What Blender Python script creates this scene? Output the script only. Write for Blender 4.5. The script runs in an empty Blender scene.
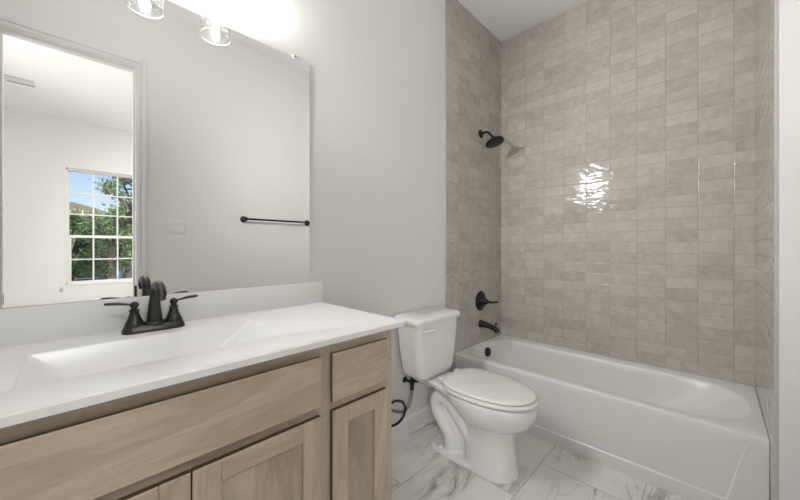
import bpy, bmesh, math, random
from mathutils import Vector, Matrix
R = math.radians
PI = math.pi
random.seed(7)
SC = bpy.context.scene
COL = SC.collection

# ------------------------------------------------------------------ camera, sky, sun, exposure
cam_d = bpy.data.cameras.new('camera')
cam = bpy.data.objects.new('camera', cam_d)
COL.objects.link(cam)
cam.location = (-2.6728, -1.3698, 1.154)
cam.rotation_euler = (R(90), 0, R(44.4814 - 90))
cam_d.sensor_fit = 'HORIZONTAL'
cam_d.sensor_width = 36
cam_d.lens = 321.774 / 800 * 36
cam_d.shift_y = -(250 - 246.785) / 800
cam_d.clip_start = 0.02
SC.camera = cam

SC.view_settings.view_transform = 'Standard'
SC.view_settings.look = 'None'
SC.view_settings.gamma = 1
SC.view_settings.use_curve_mapping = False
SC.view_settings.exposure = 0.22

BULB = 12.0          # strength of each vanity bulb
BEDFILL = 84.0       # strength of the added, unseen bedroom ceiling light
SPOT = 25.5          # base watts of the aimed fill spots added at each vanity bulb
DOWN = 62.0          # watts of the unseen fill spot added outside the doorway
SKY = 0.95

wd = bpy.data.worlds.new('world')
SC.world = wd
wd.use_nodes = True
nt = wd.node_tree
nt.nodes.clear()
wo = nt.nodes.new('ShaderNodeOutputWorld')
bg = nt.nodes.new('ShaderNodeBackground')
tcw = nt.nodes.new('ShaderNodeTexCoord')
spw = nt.nodes.new('ShaderNodeSeparateXYZ')
sk = nt.nodes.new('ShaderNodeValToRGB')          # clear sky: pale at the horizon, blue overhead
el = sk.color_ramp.elements
el[0].position = 0.02; el[0].color = (.86, .93, .98, 1)
el[1].position = 0.60; el[1].color = (.10, .26, .70, 1)
e2 = sk.color_ramp.elements.new(.10); e2.color = (.62, .80, .97, 1)
e3 = sk.color_ramp.elements.new(.22); e3.color = (.30, .55, .93, 1)
nt.links.new(tcw.outputs['Generated'], spw.inputs[0])
nt.links.new(spw.outputs['Z'], sk.inputs[0])
bg.inputs['Strength'].default_value = SKY
nt.links.new(sk.outputs[0], bg.inputs['Color'])
nt.links.new(bg.outputs[0], wo.inputs[0])

sun_d = bpy.data.lights.new('sun', 'SUN')
sun = bpy.data.objects.new('sun', sun_d)
COL.objects.link(sun)
sun_d.energy = 7.0
sun_d.color = (1, .95, .86)
sun_d.angle = R(0.6)
sun.rotation_euler = Vector((-.35, -.62, -.75)).to_track_quat('-Z', 'Y').to_euler()   # from behind the house

def area(name, loc, target, sx, sy, watts, col):
    d = bpy.data.lights.new(name, 'AREA')
    d.shape = 'RECTANGLE'; d.size = sx; d.size_y = sy
    d.energy = watts; d.color = col
    o = bpy.data.objects.new(name, d)
    COL.objects.link(o)
    o.location = loc
    o.rotation_euler = (Vector(target) - Vector(loc)).to_track_quat('-Z', 'Y').to_euler()
    return o
# unseen fill panel added by the bedroom side wall, brightening the bathroom through the doorway
area('bedroom_side_fill', (-4.5, -3.1, 1.45), (-2.6, -1.9, .75), 1.5, 1.7, 90, (1, .995, .985))

# ------------------------------------------------------------------ materials
def new_mat(name):
    m = bpy.data.materials.new(name)
    m.use_nodes = True
    n = m.node_tree
    n.nodes.clear()
    out = n.nodes.new('ShaderNodeOutputMaterial')
    b = n.nodes.new('ShaderNodeBsdfPrincipled')
    n.links.new(b.outputs[0], out.inputs[0])
    return m, n, b, out

def N(n, t, **kw):
    x = n.nodes.new(t)
    for k, v in kw.items():
        if k in x.inputs.keys():
            x.inputs[k].default_value = v
        else:
            setattr(x, k, v)
    return x

def plain(name, col, rough=.5, metal=0.0, bump=0.0, bscale=200., coat=0.0, spec=None, var=0.0):
    m, n, b, out = new_mat(name)
    b.inputs['Base Color'].default_value = (*col, 1)
    b.inputs['Roughness'].default_value = rough
    b.inputs['Metallic'].default_value = metal
    if coat:
        b.inputs['Coat Weight'].default_value = coat
        b.inputs['Coat Roughness'].default_value = .05
    if spec is not None:
        b.inputs['Specular IOR Level'].default_value = spec
    tc = N(n, 'ShaderNodeTexCoord')
    if bump:
        no = N(n, 'ShaderNodeTexNoise', Scale=bscale, Detail=3.0)
        n.links.new(tc.outputs['Object'], no.inputs['Vector'])
        bu = N(n, 'ShaderNodeBump', Strength=bump, Distance=.002)
        n.links.new(no.outputs['Fac'], bu.inputs['Height'])
        n.links.new(bu.outputs[0], b.inputs['Normal'])
    if var:
        no = N(n, 'ShaderNodeTexNoise', Scale=6., Detail=4.0)
        n.links.new(tc.outputs['Object'], no.inputs['Vector'])
        mr = N(n, 'ShaderNodeMapRange')
        mr.inputs['To Min'].default_value = 1 - var
        mr.inputs['To Max'].default_value = 1 + var
        n.links.new(no.outputs['Fac'], mr.inputs['Value'])
        hv = N(n, 'ShaderNodeHueSaturation')
        hv.inputs['Color'].default_value = (*col, 1)
        n.links.new(mr.outputs[0], hv.inputs['Value'])
        n.links.new(hv.outputs[0], b.inputs['Base Color'])
    return m

def tile_mat(name, ua, u0, z0, W=.1525, H=.0737):
    """Stacked glazed tile: u runs along world axis ua, v along z; joints at u0 + k*W and z0 + k*H."""
    m, n, b, out = new_mat(name)
    L = n.links.new
    tc = N(n, 'ShaderNodeTexCoord')
    sp = N(n, 'ShaderNodeSeparateXYZ')
    L(tc.outputs['Object'], sp.inputs[0])
    def M(op, a, c=None, d=None):
        x = N(n, 'ShaderNodeMath', operation=op)
        for i, v in enumerate((a, c, d)):
            if v is None: continue
            if isinstance(v, (int, float)): x.inputs[i].default_value = v
            else: L(v, x.inputs[i])
        return x.outputs[0]
    u = M('DIVIDE', M('SUBTRACT', sp.outputs[ua], u0), W)
    v = M('DIVIDE', M('SUBTRACT', sp.outputs['Z'], z0), H)
    iu, iv = M('FLOOR', u), M('FLOOR', v)
    # slightly uneven hand-made edges
    no = N(n, 'ShaderNodeTexNoise', Scale=22., Detail=2.0)
    L(tc.outputs['Object'], no.inputs['Vector'])
    wob = M('MULTIPLY', M('SUBTRACT', no.outputs['Fac'], .5), .0022)
    fu, fv = M('FRACT', u), M('FRACT', v)
    du = M('ADD', M('MULTIPLY', M('MINIMUM', fu, M('SUBTRACT', 1., fu)), W), wob)
    dv = M('ADD', M('MULTIPLY', M('MINIMUM', fv, M('SUBTRACT', 1., fv)), H), wob)
    d = M('MINIMUM', du, dv)
    gm = N(n, 'ShaderNodeMapRange', interpolation_type='SMOOTHSTEP')
    gm.inputs['From Min'].default_value = .0006
    gm.inputs['From Max'].default_value = .0025
    L(d, gm.inputs['Value'])
    cv = N(n, 'ShaderNodeCombineXYZ')
    L(iu, cv.inputs[0]); L(iv, cv.inputs[1])
    wn = N(n, 'ShaderNodeTexWhiteNoise')
    L(cv.outputs[0], wn.inputs['Vector'])
    # cloudy glaze within each tile
    ofs = N(n, 'ShaderNodeVectorMath', operation='MULTIPLY_ADD')
    L(wn.outputs['Color'], ofs.inputs[0])
    ofs.inputs[1].default_value = (9, 9, 9)
    L(tc.outputs['Object'], ofs.inputs[2])
    cl = N(n, 'ShaderNodeTexNoise', Scale=17., Detail=6.0, Roughness=.66, Distortion=.6)
    L(ofs.outputs[0], cl.inputs['Vector'])
    f = M('ADD', M('MULTIPLY_ADD', wn.outputs['Value'], .34, -.27), M('MULTIPLY', cl.outputs['Fac'], 1.3))
    cr = N(n, 'ShaderNodeValToRGB')
    e = cr.color_ramp.elements
    e[0].position = .18; e[0].color = (.40, .367, .322, 1)
    e[1].position = .82; e[1].color = (.565, .53, .478, 1)
    L(f, cr.inputs[0])
    mx = N(n, 'ShaderNodeMix', data_type='RGBA')
    L(gm.outputs[0], mx.inputs['Factor'])
    mx.inputs['A'].default_value = (.345, .322, .29, 1)
    L(cr.outputs[0], mx.inputs['B'])
    L(mx.outputs['Result'], b.inputs['Base Color'])
    rr = N(n, 'ShaderNodeMapRange')
    rr.inputs['To Min'].default_value = .8
    rr.inputs['To Max'].default_value = .09
    L(gm.outputs[0], rr.inputs['Value'])
    L(rr.outputs[0], b.inputs['Roughness'])
    # rippled glaze
    wv = N(n, 'ShaderNodeTexNoise', Scale=19., Detail=1.5, Roughness=.45)
    mp = N(n, 'ShaderNodeMapping')
    mp.inputs['Scale'].default_value = (.7, .7, 1.5)
    L(ofs.outputs[0], mp.inputs[0]); L(mp.outputs[0], wv.inputs['Vector'])
    ed = N(n, 'ShaderNodeMapRange', interpolation_type='SMOOTHSTEP')
    ed.inputs['From Min'].default_value = .0004
    ed.inputs['From Max'].default_value = .004
    L(d, ed.inputs['Value'])
    tw = N(n, 'ShaderNodeSeparateXYZ')
    L(wn.outputs['Color'], tw.inputs[0])
    tilt = M('ADD', M('MULTIPLY', M('SUBTRACT', tw.outputs[0], .5), M('MULTIPLY', fu, 2.6)), M('MULTIPLY', M('SUBTRACT', tw.outputs[1], .5), M('MULTIPLY', fv, 1.5)))
    h = M('ADD', M('ADD', M('MULTIPLY', wv.outputs['Fac'], 1.9), tilt), M('MULTIPLY', ed.outputs[0], .55))
    bu = N(n, 'ShaderNodeBump', Strength=.55, Distance=.0022)
    L(h, bu.inputs['Height'])
    L(bu.outputs[0], b.inputs['Normal'])
    return m

def marble_mat():
    m, n, b, out = new_mat('floor_marble_tile')
    L = n.links.new
    tc = N(n, 'ShaderNodeTexCoord')
    sp = N(n, 'ShaderNodeSeparateXYZ')
    L(tc.outputs['Object'], sp.inputs[0])
    def M(op, a, c=None):
        x = N(n, 'ShaderNodeMath', operation=op)
        for i, v in enumerate((a, c)):
            if v is None: continue
            if isinstance(v, (int, float)): x.inputs[i].default_value = v
            else: L(v, x.inputs[i])
        return x.outputs[0]
    RW, LN = .424, .85
    v = M('DIVIDE', M('ADD', sp.outputs['Y'], .28), RW)
    row = M('FLOOR', v)
    # joints: row 0 at x=-1.553, each next row (towards the door) shifts by .316
    u = M('DIVIDE', M('ADD', M('ADD', sp.outputs['X'], 1.553), M('MULTIPLY', row, .316)), LN)
    col = M('FLOOR', u)
    fu, fv = M('FRACT', u), M('FRACT', v)
    d = M('MINIMUM', M('MULTIPLY', M('MINIMUM', fu, M('SUBTRACT', 1., fu)), LN),
          M('MULTIPLY', M('MINIMUM', fv, M('SUBTRACT', 1., fv)), RW))
    gm = N(n, 'ShaderNodeMapRange', interpolation_type='SMOOTHSTEP')
    gm.inputs['From Min'].default_value = .0012
    gm.inputs['From Max'].default_value = .0026
    L(d, gm.inputs['Value'])
    cv = N(n, 'ShaderNodeCombineXYZ')
    L(row, cv.inputs[0]); L(col, cv.inputs[1])
    wn = N(n, 'ShaderNodeTexWhiteNoise')
    L(cv.outputs[0], wn.inputs['Vector'])
    ofs = N(n, 'ShaderNodeVectorMath', operation='MULTIPLY_ADD')
    L(wn.outputs['Color'], ofs.inputs[0])
    ofs.inputs[1].default_value = (13, 13, 0)
    L(tc.outputs['Object'], ofs.inputs[2])
    mp = N(n, 'ShaderNodeMapping')
    mp.inputs['Rotation'].default_value = (0, 0, R(32))
    mp.inputs['Scale'].default_value = (.8, 2.6, 1)
    L(ofs.outputs[0], mp.inputs[0])
    def veins(scale, width, det, warp):
        no = N(n, 'ShaderNodeTexNoise', Scale=scale, Detail=det, Roughness=.55, Distortion=warp)
        L(mp.outputs[0], no.inputs['Vector'])
        a = M('ABSOLUTE', M('SUBTRACT', no.outputs['Fac'], .5))
        mr = N(n, 'ShaderNodeMapRange', interpolation_type='SMOOTHSTEP')
        mr.inputs['From Min'].default_value = 0
        mr.inputs['From Max'].default_value = width
        mr.inputs['To Min'].default_value = 1
        mr.inputs['To Max'].default_value = 0
        L(a, mr.inputs['Value'])
        return mr.outputs[0]
    v1 = veins(1.7, .035, 5., .8)
    v2 = veins(3.3, .04, 6., .5)
    blot = N(n, 'ShaderNodeTexNoise', Scale=2.2, Detail=3.)
    L(mp.outputs[0], blot.inputs['Vector'])
    bl = N(n, 'ShaderNodeMapRange', interpolation_type='SMOOTHSTEP')
    bl.inputs['From Min'].default_value = .36
    bl.inputs['From Max'].default_value = .62
    L(blot.outputs['Fac'], bl.inputs['Value'])
    s = M('ADD', M('MULTIPLY', M('MULTIPLY', v1, bl.outputs[0]), .62), M('MULTIPLY', M('MULTIPLY', v2, bl.outputs[0]), .3))
    s = M('MINIMUM', M('ADD', s, M('MULTIPLY', bl.outputs[0], .10)), 1.)
    mx = N(n, 'ShaderNodeMix', data_type='RGBA')
    L(s, mx.inputs['Factor'])
    mx.inputs['A'].default_value = (.82, .805, .78, 1)
    mx.inputs['B'].default_value = (.30, .29, .275, 1)
    g = N(n, 'ShaderNodeMix', data_type='RGBA')
    L(gm.outputs[0], g.inputs['Factor'])
    g.inputs['A'].default_value = (.40, .385, .36, 1)
    L(mx.outputs['Result'], g.inputs['B'])
    L(g.outputs['Result'], b.inputs['Base Color'])
    b.inputs['Roughness'].default_value = .32
    return m

def wood_mat(name, axis, tone=1.0):
    """Taupe stained maple, grain along the given axis."""
    m, n, b, out = new_mat(name)
    L = n.links.new
    tc = N(n, 'ShaderNodeTexCoord')
    oi = N(n, 'ShaderNodeObjectInfo')
    ad = N(n, 'ShaderNodeVectorMath', operation='MULTIPLY_ADD')
    L(oi.outputs['Random'], ad.inputs[0])
    ad.inputs[1].default_value = (5, 7, 3)
    L(tc.outputs['Object'], ad.inputs[2])
    mp = N(n, 'ShaderNodeMapping')
    mp.inputs['Scale'].default_value = (1.0, 6, 6) if axis == 'X' else (6, 6, 1.0)
    L(ad.outputs[0], mp.inputs[0])
    big = N(n, 'ShaderNodeTexNoise', Scale=1.6, Detail=4., Roughness=.55, Distortion=.8)
    L(mp.outputs[0], big.inputs['Vector'])
    rings = N(n, 'ShaderNodeMath', operation='MULTIPLY'); rings.inputs[1].default_value = 46
    L(big.outputs['Fac'], rings.inputs[0])
    si = N(n, 'ShaderNodeMath', operation='SINE'); L(rings.outputs[0], si.inputs[0])
    fine = N(n, 'ShaderNodeTexNoise', Scale=14., Detail=6., Roughness=.7)
    mp2 = N(n, 'ShaderNodeMapping')
    mp2.inputs['Scale'].default_value = (.5, 10, 10) if axis == 'X' else (10, 10, .5)
    L(ad.outputs[0], mp2.inputs[0]); L(mp2.outputs[0], fine.inputs['Vector'])
    a = N(n, 'ShaderNodeMath', operation='MULTIPLY_ADD'); a.inputs[1].default_value = .07
    L(si.outputs[0], a.inputs[0]); L(big.outputs['Fac'], a.inputs[2])
    c = N(n, 'ShaderNodeMath', operation='MULTIPLY_ADD'); c.inputs[1].default_value = .45
    L(fine.outputs['Fac'], c.inputs[0]); L(a.outputs[0], c.inputs[2])
    cr = N(n, 'ShaderNodeValToRGB')
    e = cr.color_ramp.elements
    e[0].position = .38; e[0].color = (.34 * tone, .265 * tone, .192 * tone, 1)
    e[1].position = 1.0; e[1].color = (.62 * tone, .51 * tone, .395 * tone, 1)
    L(c.outputs[0], cr.inputs[0])
    L(cr.outputs[0], b.inputs['Base Color'])
    b.inputs['Roughness'].default_value = .42
    bu = N(n, 'ShaderNodeBump', Strength=.12, Distance=.001)
    L(fine.outputs['Fac'], bu.inputs['Height']); L(bu.outputs[0], b.inputs['Normal'])
    return m

def thin_glass(name, refl=.08, seed=0.0, tint=(1, 1, 1)):
    m = bpy.data.materials.new(name)
    m.use_nodes = True
    n = m.node_tree
    n.nodes.clear()
    L = n.links.new
    out = N(n, 'ShaderNodeOutputMaterial')
    tr = N(n, 'ShaderNodeBsdfTransparent'); tr.inputs[0].default_value = (*tint, 1)
    gl = N(n, 'ShaderNodeBsdfGlossy'); gl.inputs['Roughness'].default_value = .03
    fr = N(n, 'ShaderNodeLayerWeight', Blend=.35)
    mr = N(n, 'ShaderNodeMapRange')
    mr.inputs['To Min'].default_value = refl * .5
    mr.inputs['To Max'].default_value = min(1, refl * 5)
    L(fr.outputs['Facing'], mr.inputs['Value'])
    mx = N(n, 'ShaderNodeMixShader')
    L(mr.outputs[0], mx.inputs[0]); L(tr.outputs[0], mx.inputs[1]); L(gl.outputs[0], mx.inputs[2])
    if seed:
        tc = N(n, 'ShaderNodeTexCoord')
        vo = N(n, 'ShaderNodeTexVoronoi', Scale=seed)
        L(tc.outputs['Object'], vo.inputs['Vector'])
        bb = N(n, 'ShaderNodeMapRange', interpolation_type='SMOOTHSTEP')
        bb.inputs['From Min'].default_value = .12
        bb.inputs['From Max'].default_value = .30
        bb.inputs['To Min'].default_value = 1
        bb.inputs['To Max'].default_value = 0
        L(vo.outputs['Distance'], bb.inputs['Value'])
        bu = N(n, 'ShaderNodeBump', Strength=.9, Distance=.002)
        L(bb.outputs[0], bu.inputs['Height'])
        L(bu.outputs[0], gl.inputs['Normal'])
        # each trapped bubble scatters a little light
        di = N(n, 'ShaderNodeBsdfTranslucent'); di.inputs[0].default_value = (.9, .9, .9, 1)
        ml = N(n, 'ShaderNodeMath', operation='MULTIPLY'); ml.inputs[1].default_value = .45
        L(bb.outputs[0], ml.inputs[0])
        m2 = N(n, 'ShaderNodeMixShader')
        L(ml.outputs[0], m2.inputs[0]); L(mx.outputs[0], m2.inputs[1]); L(di.outputs[0], m2.inputs[2])
        L(m2.outputs[0], out.inputs[0])
    else:
        L(mx.outputs[0], out.inputs[0])
    return m

def emit(name, col, s):
    m = bpy.data.materials.new(name)
    m.use_nodes = True
    n = m.node_tree
    n.nodes.clear()
    out = N(n, 'ShaderNodeOutputMaterial')
    e = N(n, 'ShaderNodeEmission', Strength=s)
    e.inputs[0].default_value = (*col, 1)
    n.links.new(e.outputs[0], out.inputs[0])
    return m

def leaf_mat(name, c1, c2):
    m, n, b, out = new_mat(name)
    ge = N(n, 'ShaderNodeNewGeometry')
    cr = N(n, 'ShaderNodeValToRGB')
    cr.color_ramp.elements[0].color = (*c1, 1)
    cr.color_ramp.elements[1].color = (*c2, 1)
    n.links.new(ge.outputs['Random Per Island'], cr.inputs[0])
    n.links.new(cr.outputs[0], b.inputs['Base Color'])
    b.inputs['Roughness'].default_value = .5
    tl = N(n, 'ShaderNodeBsdfTranslucent')
    n.links.new(cr.outputs[0], tl.inputs[0])
    mx = N(n, 'ShaderNodeMixShader'); mx.inputs[0].default_value = .35
    n.links.new(b.outputs[0], mx.inputs[1]); n.links.new(tl.outputs[0], mx.inputs[2])
    n.links.new(mx.outputs[0], out.inputs[0])
    return m

M_WALL = plain('wall_paint', (.735, .73, .715), .6, bump=.25, bscale=140)
M_CEIL = plain('ceiling_paint', (.92, .91, .90), .85, bump=.2, bscale=120)
M_TRIM = plain('trim_paint', (.73, .725, .715), .4)
M_TILE_END = tile_mat('tile_glazed_end', 'Y', -1.444, .374)
M_TILE_SIDE = tile_mat('tile_glazed_side', 'X', -.817, .374)
M_TILE_RIGHT = tile_mat('tile_glazed_right', 'X', -.854, .374)
M_TRIMSTRIP = plain('tile_edge_trim', (.50, .475, .435), .5)
M_FLOOR = marble_mat()
M_CARPET = plain('carpet', (.45, .41, .36), .95, bump=.8, bscale=400)
M_WOODH = wood_mat('taupe_maple_horizontal', 'X')
M_WOODV = wood_mat('taupe_maple_vertical', 'Z')
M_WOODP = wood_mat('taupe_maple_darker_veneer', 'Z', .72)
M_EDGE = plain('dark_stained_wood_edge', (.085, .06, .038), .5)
M_TOP = plain('cultured_marble_white', (.84, .84, .83), .22, spec=.45)
M_PORC = plain('white_porcelain', (.77, .77, .755), .12, spec=.5)
M_SEAT = plain('white_seat_plastic', (.77, .77, .755), .2)
M_TUB = plain('white_tub_acrylic', (.78, .775, .76), .30)
M_BLACK = plain('matte_black_metal', (.012, .011, .010), .38, .3)
M_FAUCET = plain('dark_bronze_metal', (.06, .058, .056), .36, .85)
M_CHROME = plain('chrome', (.8, .8, .8), .12, 1.0)
M_RUBBER = plain('dark_gasket', (.03, .03, .03), .7)
M_BRAID = plain('braided_steel', (.30, .29, .28), .4, .7, bump=.8, bscale=900)
M_HOSEBLACK = plain('black_hose', (.015, .015, .015), .45)
M_PLASTIC = plain('white_plastic', (.735, .73, .72), .45)
M_VENT = plain('vent_dark', (.05, .05, .05), .8)
M_VENTW = plain('vent_white', (.74, .74, .73), .5)
M_MIRROR = plain('mirror_silver', (.93, .94, .93), .0, 1.0)
M_MEDGE = plain('mirror_edge', (.30, .34, .32), .2, .3)
M_CLIP = plain('clear_plastic_clip', (.75, .76, .76), .2)
M_GLASS = thin_glass('window_glass', .06)
M_SHADE = thin_glass('seeded_glass', .16, seed=95.)
M_RIM = plain('glass_rim', (.55, .56, .55), .12)
M_BULB = emit('bulb_glow', (1, .985, .965), BULB)
M_BEDFILL = emit('bedroom_fill_glow', (1, .99, .975), BEDFILL)
M_VINYL = plain('window_vinyl', (.80, .80, .79), .35)
M_LEAF1 = leaf_mat('leaf_green', (.08, .17, .05), (.32, .44, .17))
M_LEAF2 = leaf_mat('leaf_dark', (.05, .11, .03), (.19, .29, .09))
M_BARK = plain('bark', (.10, .07, .05), .9, bump=.8, bscale=30)
M_GROUND = plain('dry_ground', (.22, .20, .13), .95, var=.3)
M_HILL = plain('hill_scrub', (.16, .135, .075), .95, bump=1., bscale=1.5, var=.5)
M_SLATE = plain('blue_grey_siding', (.07, .10, .13), .7, var=.15)
M_UNIT = plain('pale_unit', (.42, .46, .46), .5)

# ------------------------------------------------------------------ mesh helpers
def add_box(bm, lo, hi, bev=0.0, seg=2, mi=0):
    x0, y0, z0 = lo; x1, y1, z1 = hi
    vs = [bm.verts.new(p) for p in ((x0, y0, z0), (x1, y0, z0), (x1, y1, z0), (x0, y1, z0),
                                    (x0, y0, z1), (x1, y0, z1), (x1, y1, z1), (x0, y1, z1))]
    fs = [bm.faces.new([vs[i] for i in f]) for f in ((3, 2, 1, 0), (4, 5, 6, 7), (0, 1, 5, 4), (1, 2, 6, 5), (2, 3, 7, 6), (3, 0, 4, 7))]
    for f in fs: f.material_index = mi
    if bev:
        es = list({e for f in fs for e in f.edges})
        r = bmesh.ops.bevel(bm, geom=es, offset=bev, segments=seg, profile=.5, affect='EDGES')
        for f in r['faces']: f.material_index = mi
    return vs

def box(lo, hi, bev=0.0, seg=2):
    bm = bmesh.new(); add_box(bm, lo, hi, bev, seg); return bm

def add_lathe(bm, prof, mat=Matrix(), seg=32, caps=True):
    """prof: list of (radius, height); turned about local z, then moved by mat."""
    rings = []
    for r, h in prof:
        if r < 1e-6:
            rings.append([bm.verts.new(mat @ Vector((0, 0, h)))])
        else:
            rings.append([bm.verts.new(mat @ Vector((r * math.cos(2 * PI * i / seg), r * math.sin(2 * PI * i / seg), h))) for i in range(seg)])
    for a, b in zip(rings, rings[1:]):
        for i in range(seg):
            j = (i + 1) % seg
            if len(a) == 1 and len(b) == 1: continue
            if len(a) == 1: bm.faces.new((a[0], b[i], b[j]))
            elif len(b) == 1: bm.faces.new((a[i], a[j], b[0]))
            else: bm.faces.new((a[i], a[j], b[j], b[i]))
    if caps:
        if len(rings[0]) > 1: bm.faces.new(rings[0][::-1])
        if len(rings[-1]) > 1: bm.faces.new(rings[-1])

def catmull(pts, k=8):
    P = [Vector(p) for p in pts]
    P = [P[0] * 2 - P[1]] + P + [P[-1] * 2 - P[-2]]
    o = []
    for i in range(1, len(P) - 2):
        for s in range(k):
            t = s / k
            a, b, c, d = P[i - 1:i + 3]
            o.append(.5 * ((2 * b) + (c - a) * t + (2 * a - 5 * b + 4 * c - d) * t * t + (3 * b - a - 3 * c + d) * t ** 3))
    o.append(P[-2])
    return o

def add_tube(bm, pts, rad, seg=16, caps=True, flat=1.0, up=Vector((0, 0, 1))):
    """Sweep a circle (or ellipse squeezed by flat along 'up') along pts; rad: number or list."""
    pts = [Vector(p) for p in pts]
    n = len(pts)
    rads = rad if isinstance(rad, (list, tuple)) else [rad] * n
    rings = []
    prev = None
    for i, p in enumerate(pts):
        t = (pts[min(i + 1, n - 1)] - pts[max(i - 1, 0)]).normalized()
        if prev is None:
            a = up - t * up.dot(t)
            if a.length < 1e-3: a = Vector((1, 0, 0)) - t * t.x
        else:
            a = prev - t * prev.dot(t)
        a.normalize(); prev = a
        b = t.cross(a)
        rings.append([bm.verts.new(p + (a * math.sin(2 * PI * k / seg) * flat + b * math.cos(2 * PI * k / seg)) * rads[i]) for k in range(seg)])
    for A, B in zip(rings, rings[1:]):
        for k in range(seg):
            j = (k + 1) % seg
            bm.faces.new((A[k], A[j], B[j], B[k]))
    if caps:
        bm.faces.new(rings[0][::-1]); bm.faces.new(rings[-1])

def add_loft(bm, rings, caps=True):
    vr = [[bm.verts.new(p) for p in r] for r in rings]
    n = len(vr[0])
    for A, B in zip(vr, vr[1:]):
        for k in range(n):
            j = (k + 1) % n
            bm.faces.new((A[k], A[j], B[j], B[k]))
    if caps:
        bm.faces.new(vr[0][::-1]); bm.faces.new(vr[-1])
    return vr

def extrude_profile(bm, prof, axis, a, b):
    """prof: 2-D closed outline in the other two axes, pushed along axis from a to b."""
    def P(u, v, w):
        return {'X': (w, u, v), 'Y': (u, w, v), 'Z': (u, v, w)}[axis]
    add_loft(bm, [[P(u, v, a) for u, v in prof], [P(u, v, b) for u, v in prof]])

def link(name, bm, mats, parent=None, smooth=None, loc=None):
    bmesh.ops.recalc_face_normals(bm, faces=bm.faces)
    me = bpy.data.meshes.new(name)
    o = bpy.data.objects.new(name, me)
    org = Vector(loc) if loc is not None else Vector((0, 0, 0))
    if parent is not None and loc is None:
        org = Vector(parent_world(parent))
    bmesh.ops.translate(bm, verts=bm.verts, vec=-org)
    bm.to_mesh(me); bm.free()
    for m in (mats if isinstance(mats, (list, tuple)) else [mats]): me.materials.append(m)
    if smooth is not None:
        me.polygons.foreach_set('use_smooth', [True] * len(me.polygons))
        me.set_sharp_from_angle(angle=R(smooth))
    COL.objects.link(o)
    if parent is not None:
        o.parent = parent
        o.location = org - Vector(parent_world(parent))
    else:
        o.location = org
    return o

def parent_world(o):
    v = Vector(o.location)
    while o.parent is not None:
        o = o.parent
        v += Vector(o.location)
    return v

def tag(o, label, cat, group=None, kind=None):
    o['label'] = label
    o['category'] = cat
    if group: o['group'] = group
    if kind: o['kind'] = kind
    return o

def thing(name, label, cat, loc=(0, 0, 0), group=None):
    o = bpy.data.objects.new(name, None)
    o.empty_display_size = .05
    COL.objects.link(o)
    o.location = loc
    return tag(o, label, cat, group)

def struct(name, bm, mats, label=None, cat=None, parent=None, smooth=None):
    o = link(name, bm, mats, parent, smooth)
    if parent is None:
        o['kind'] = 'structure'
        if label: o['label'] = label
        if cat: o['category'] = cat
    return o

def axis_matrix(origin, zdir, xhint=(1, 0, 0)):
    z = Vector(zdir).normalized()
    x = Vector(xhint); x = x - z * x.dot(z)
    if x.length < 1e-4:
        x = Vector((0, 1, 0)) - z * z.y
    x.normalize()
    y = z.cross(x)
    m = Matrix((x, y, z)).transposed().to_4x4()
    m.translation = Vector(origin)
    return m

# ------------------------------------------------------------------ room shell
H = 2.977
XL = -3.15           # side wall beyond the vanity
YD = -1.660          # bathroom face of the door wall
YB = -1.775          # bedroom face of the door wall
YW = -5.25           # bedroom window wall
DX0, DX1, DZ = -2.978, -2.349, 2.465     # door opening
T = .10

bm = box((XL - T, YD - .06, -.12), (T, T, 0))
struct('floor', bm, M_FLOOR, 'white marble-look tile floor with grey veins between toilet and tub', 'floor')
bm = box((XL - T, YD - .115, H), (T, T, H + .1))
struct('ceiling', bm, M_CEIL, 'plain pale ceiling above the tiled tub alcove', 'ceiling')
bm = box((XL - T, 0, 0), (T, T, H))
struct('wall_vanity', bm, M_WALL, 'white painted wall behind mirror, vanity and toilet', 'wall')
bm = box((.01, YD - .115, 0), (T, 0, H))
struct('wall_end', bm, M_WALL, 'painted wall behind the long tiled surface', 'wall')
bm = box((XL - T, YD, 0), (XL, 0, H))
struct('wall_side', bm, M_WALL, 'white painted wall at the far end of the vanity', 'wall')
bm = bmesh.new()
add_box(bm, (DX1 + .018, YB, 0), (.01, YD, H))
add_box(bm, (-4.6, YB, 0), (DX0 - .018, YD, H))
add_box(bm, (DX0 - .018, YB, DZ + .018), (DX1 + .018, YD, H))
struct('wall_door', bm, M_WALL, 'white painted wall facing the mirror, with the doorway', 'wall')

# tile faces of the alcove
bm = box((0, -1.524, .36), (.012, 0.0, H))
struct('wall_tile_end', bm, M_TILE_END, 'long tiled alcove wall of stacked glossy beige-grey tiles behind the tub', 'tiled wall')
bm = box((-.817, -.0, .0), (.0, .011, H))
bmesh.ops.translate(bm, verts=bm.verts, vec=(0, -.006, 0))
struct('wall_tile_faucet', bm, M_TILE_SIDE, 'narrow tiled alcove wall carrying shower head and tub spout', 'tiled wall')
bm = box((-.852, -1.5345, .0), (.0, -1.524, H))
struct('wall_tile_foot', bm, M_TILE_RIGHT, 'narrow tiled alcove wall at the sloped end of the tub', 'tiled wall')
bm = box((-.860, -1.534, .0), (-.852, -1.5235, H), .0015, 1)
struct('trim_tile_edge', bm, M_TRIMSTRIP, 'pale edge strip where the alcove tile meets white paint', 'trim')

bm = box((-.860, YD - .02, 0), (.01, -1.534, H))
struct('wall_wing', bm, M_WALL, 'white painted end of the short wall beside the foot of the tub', 'wall')

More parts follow.
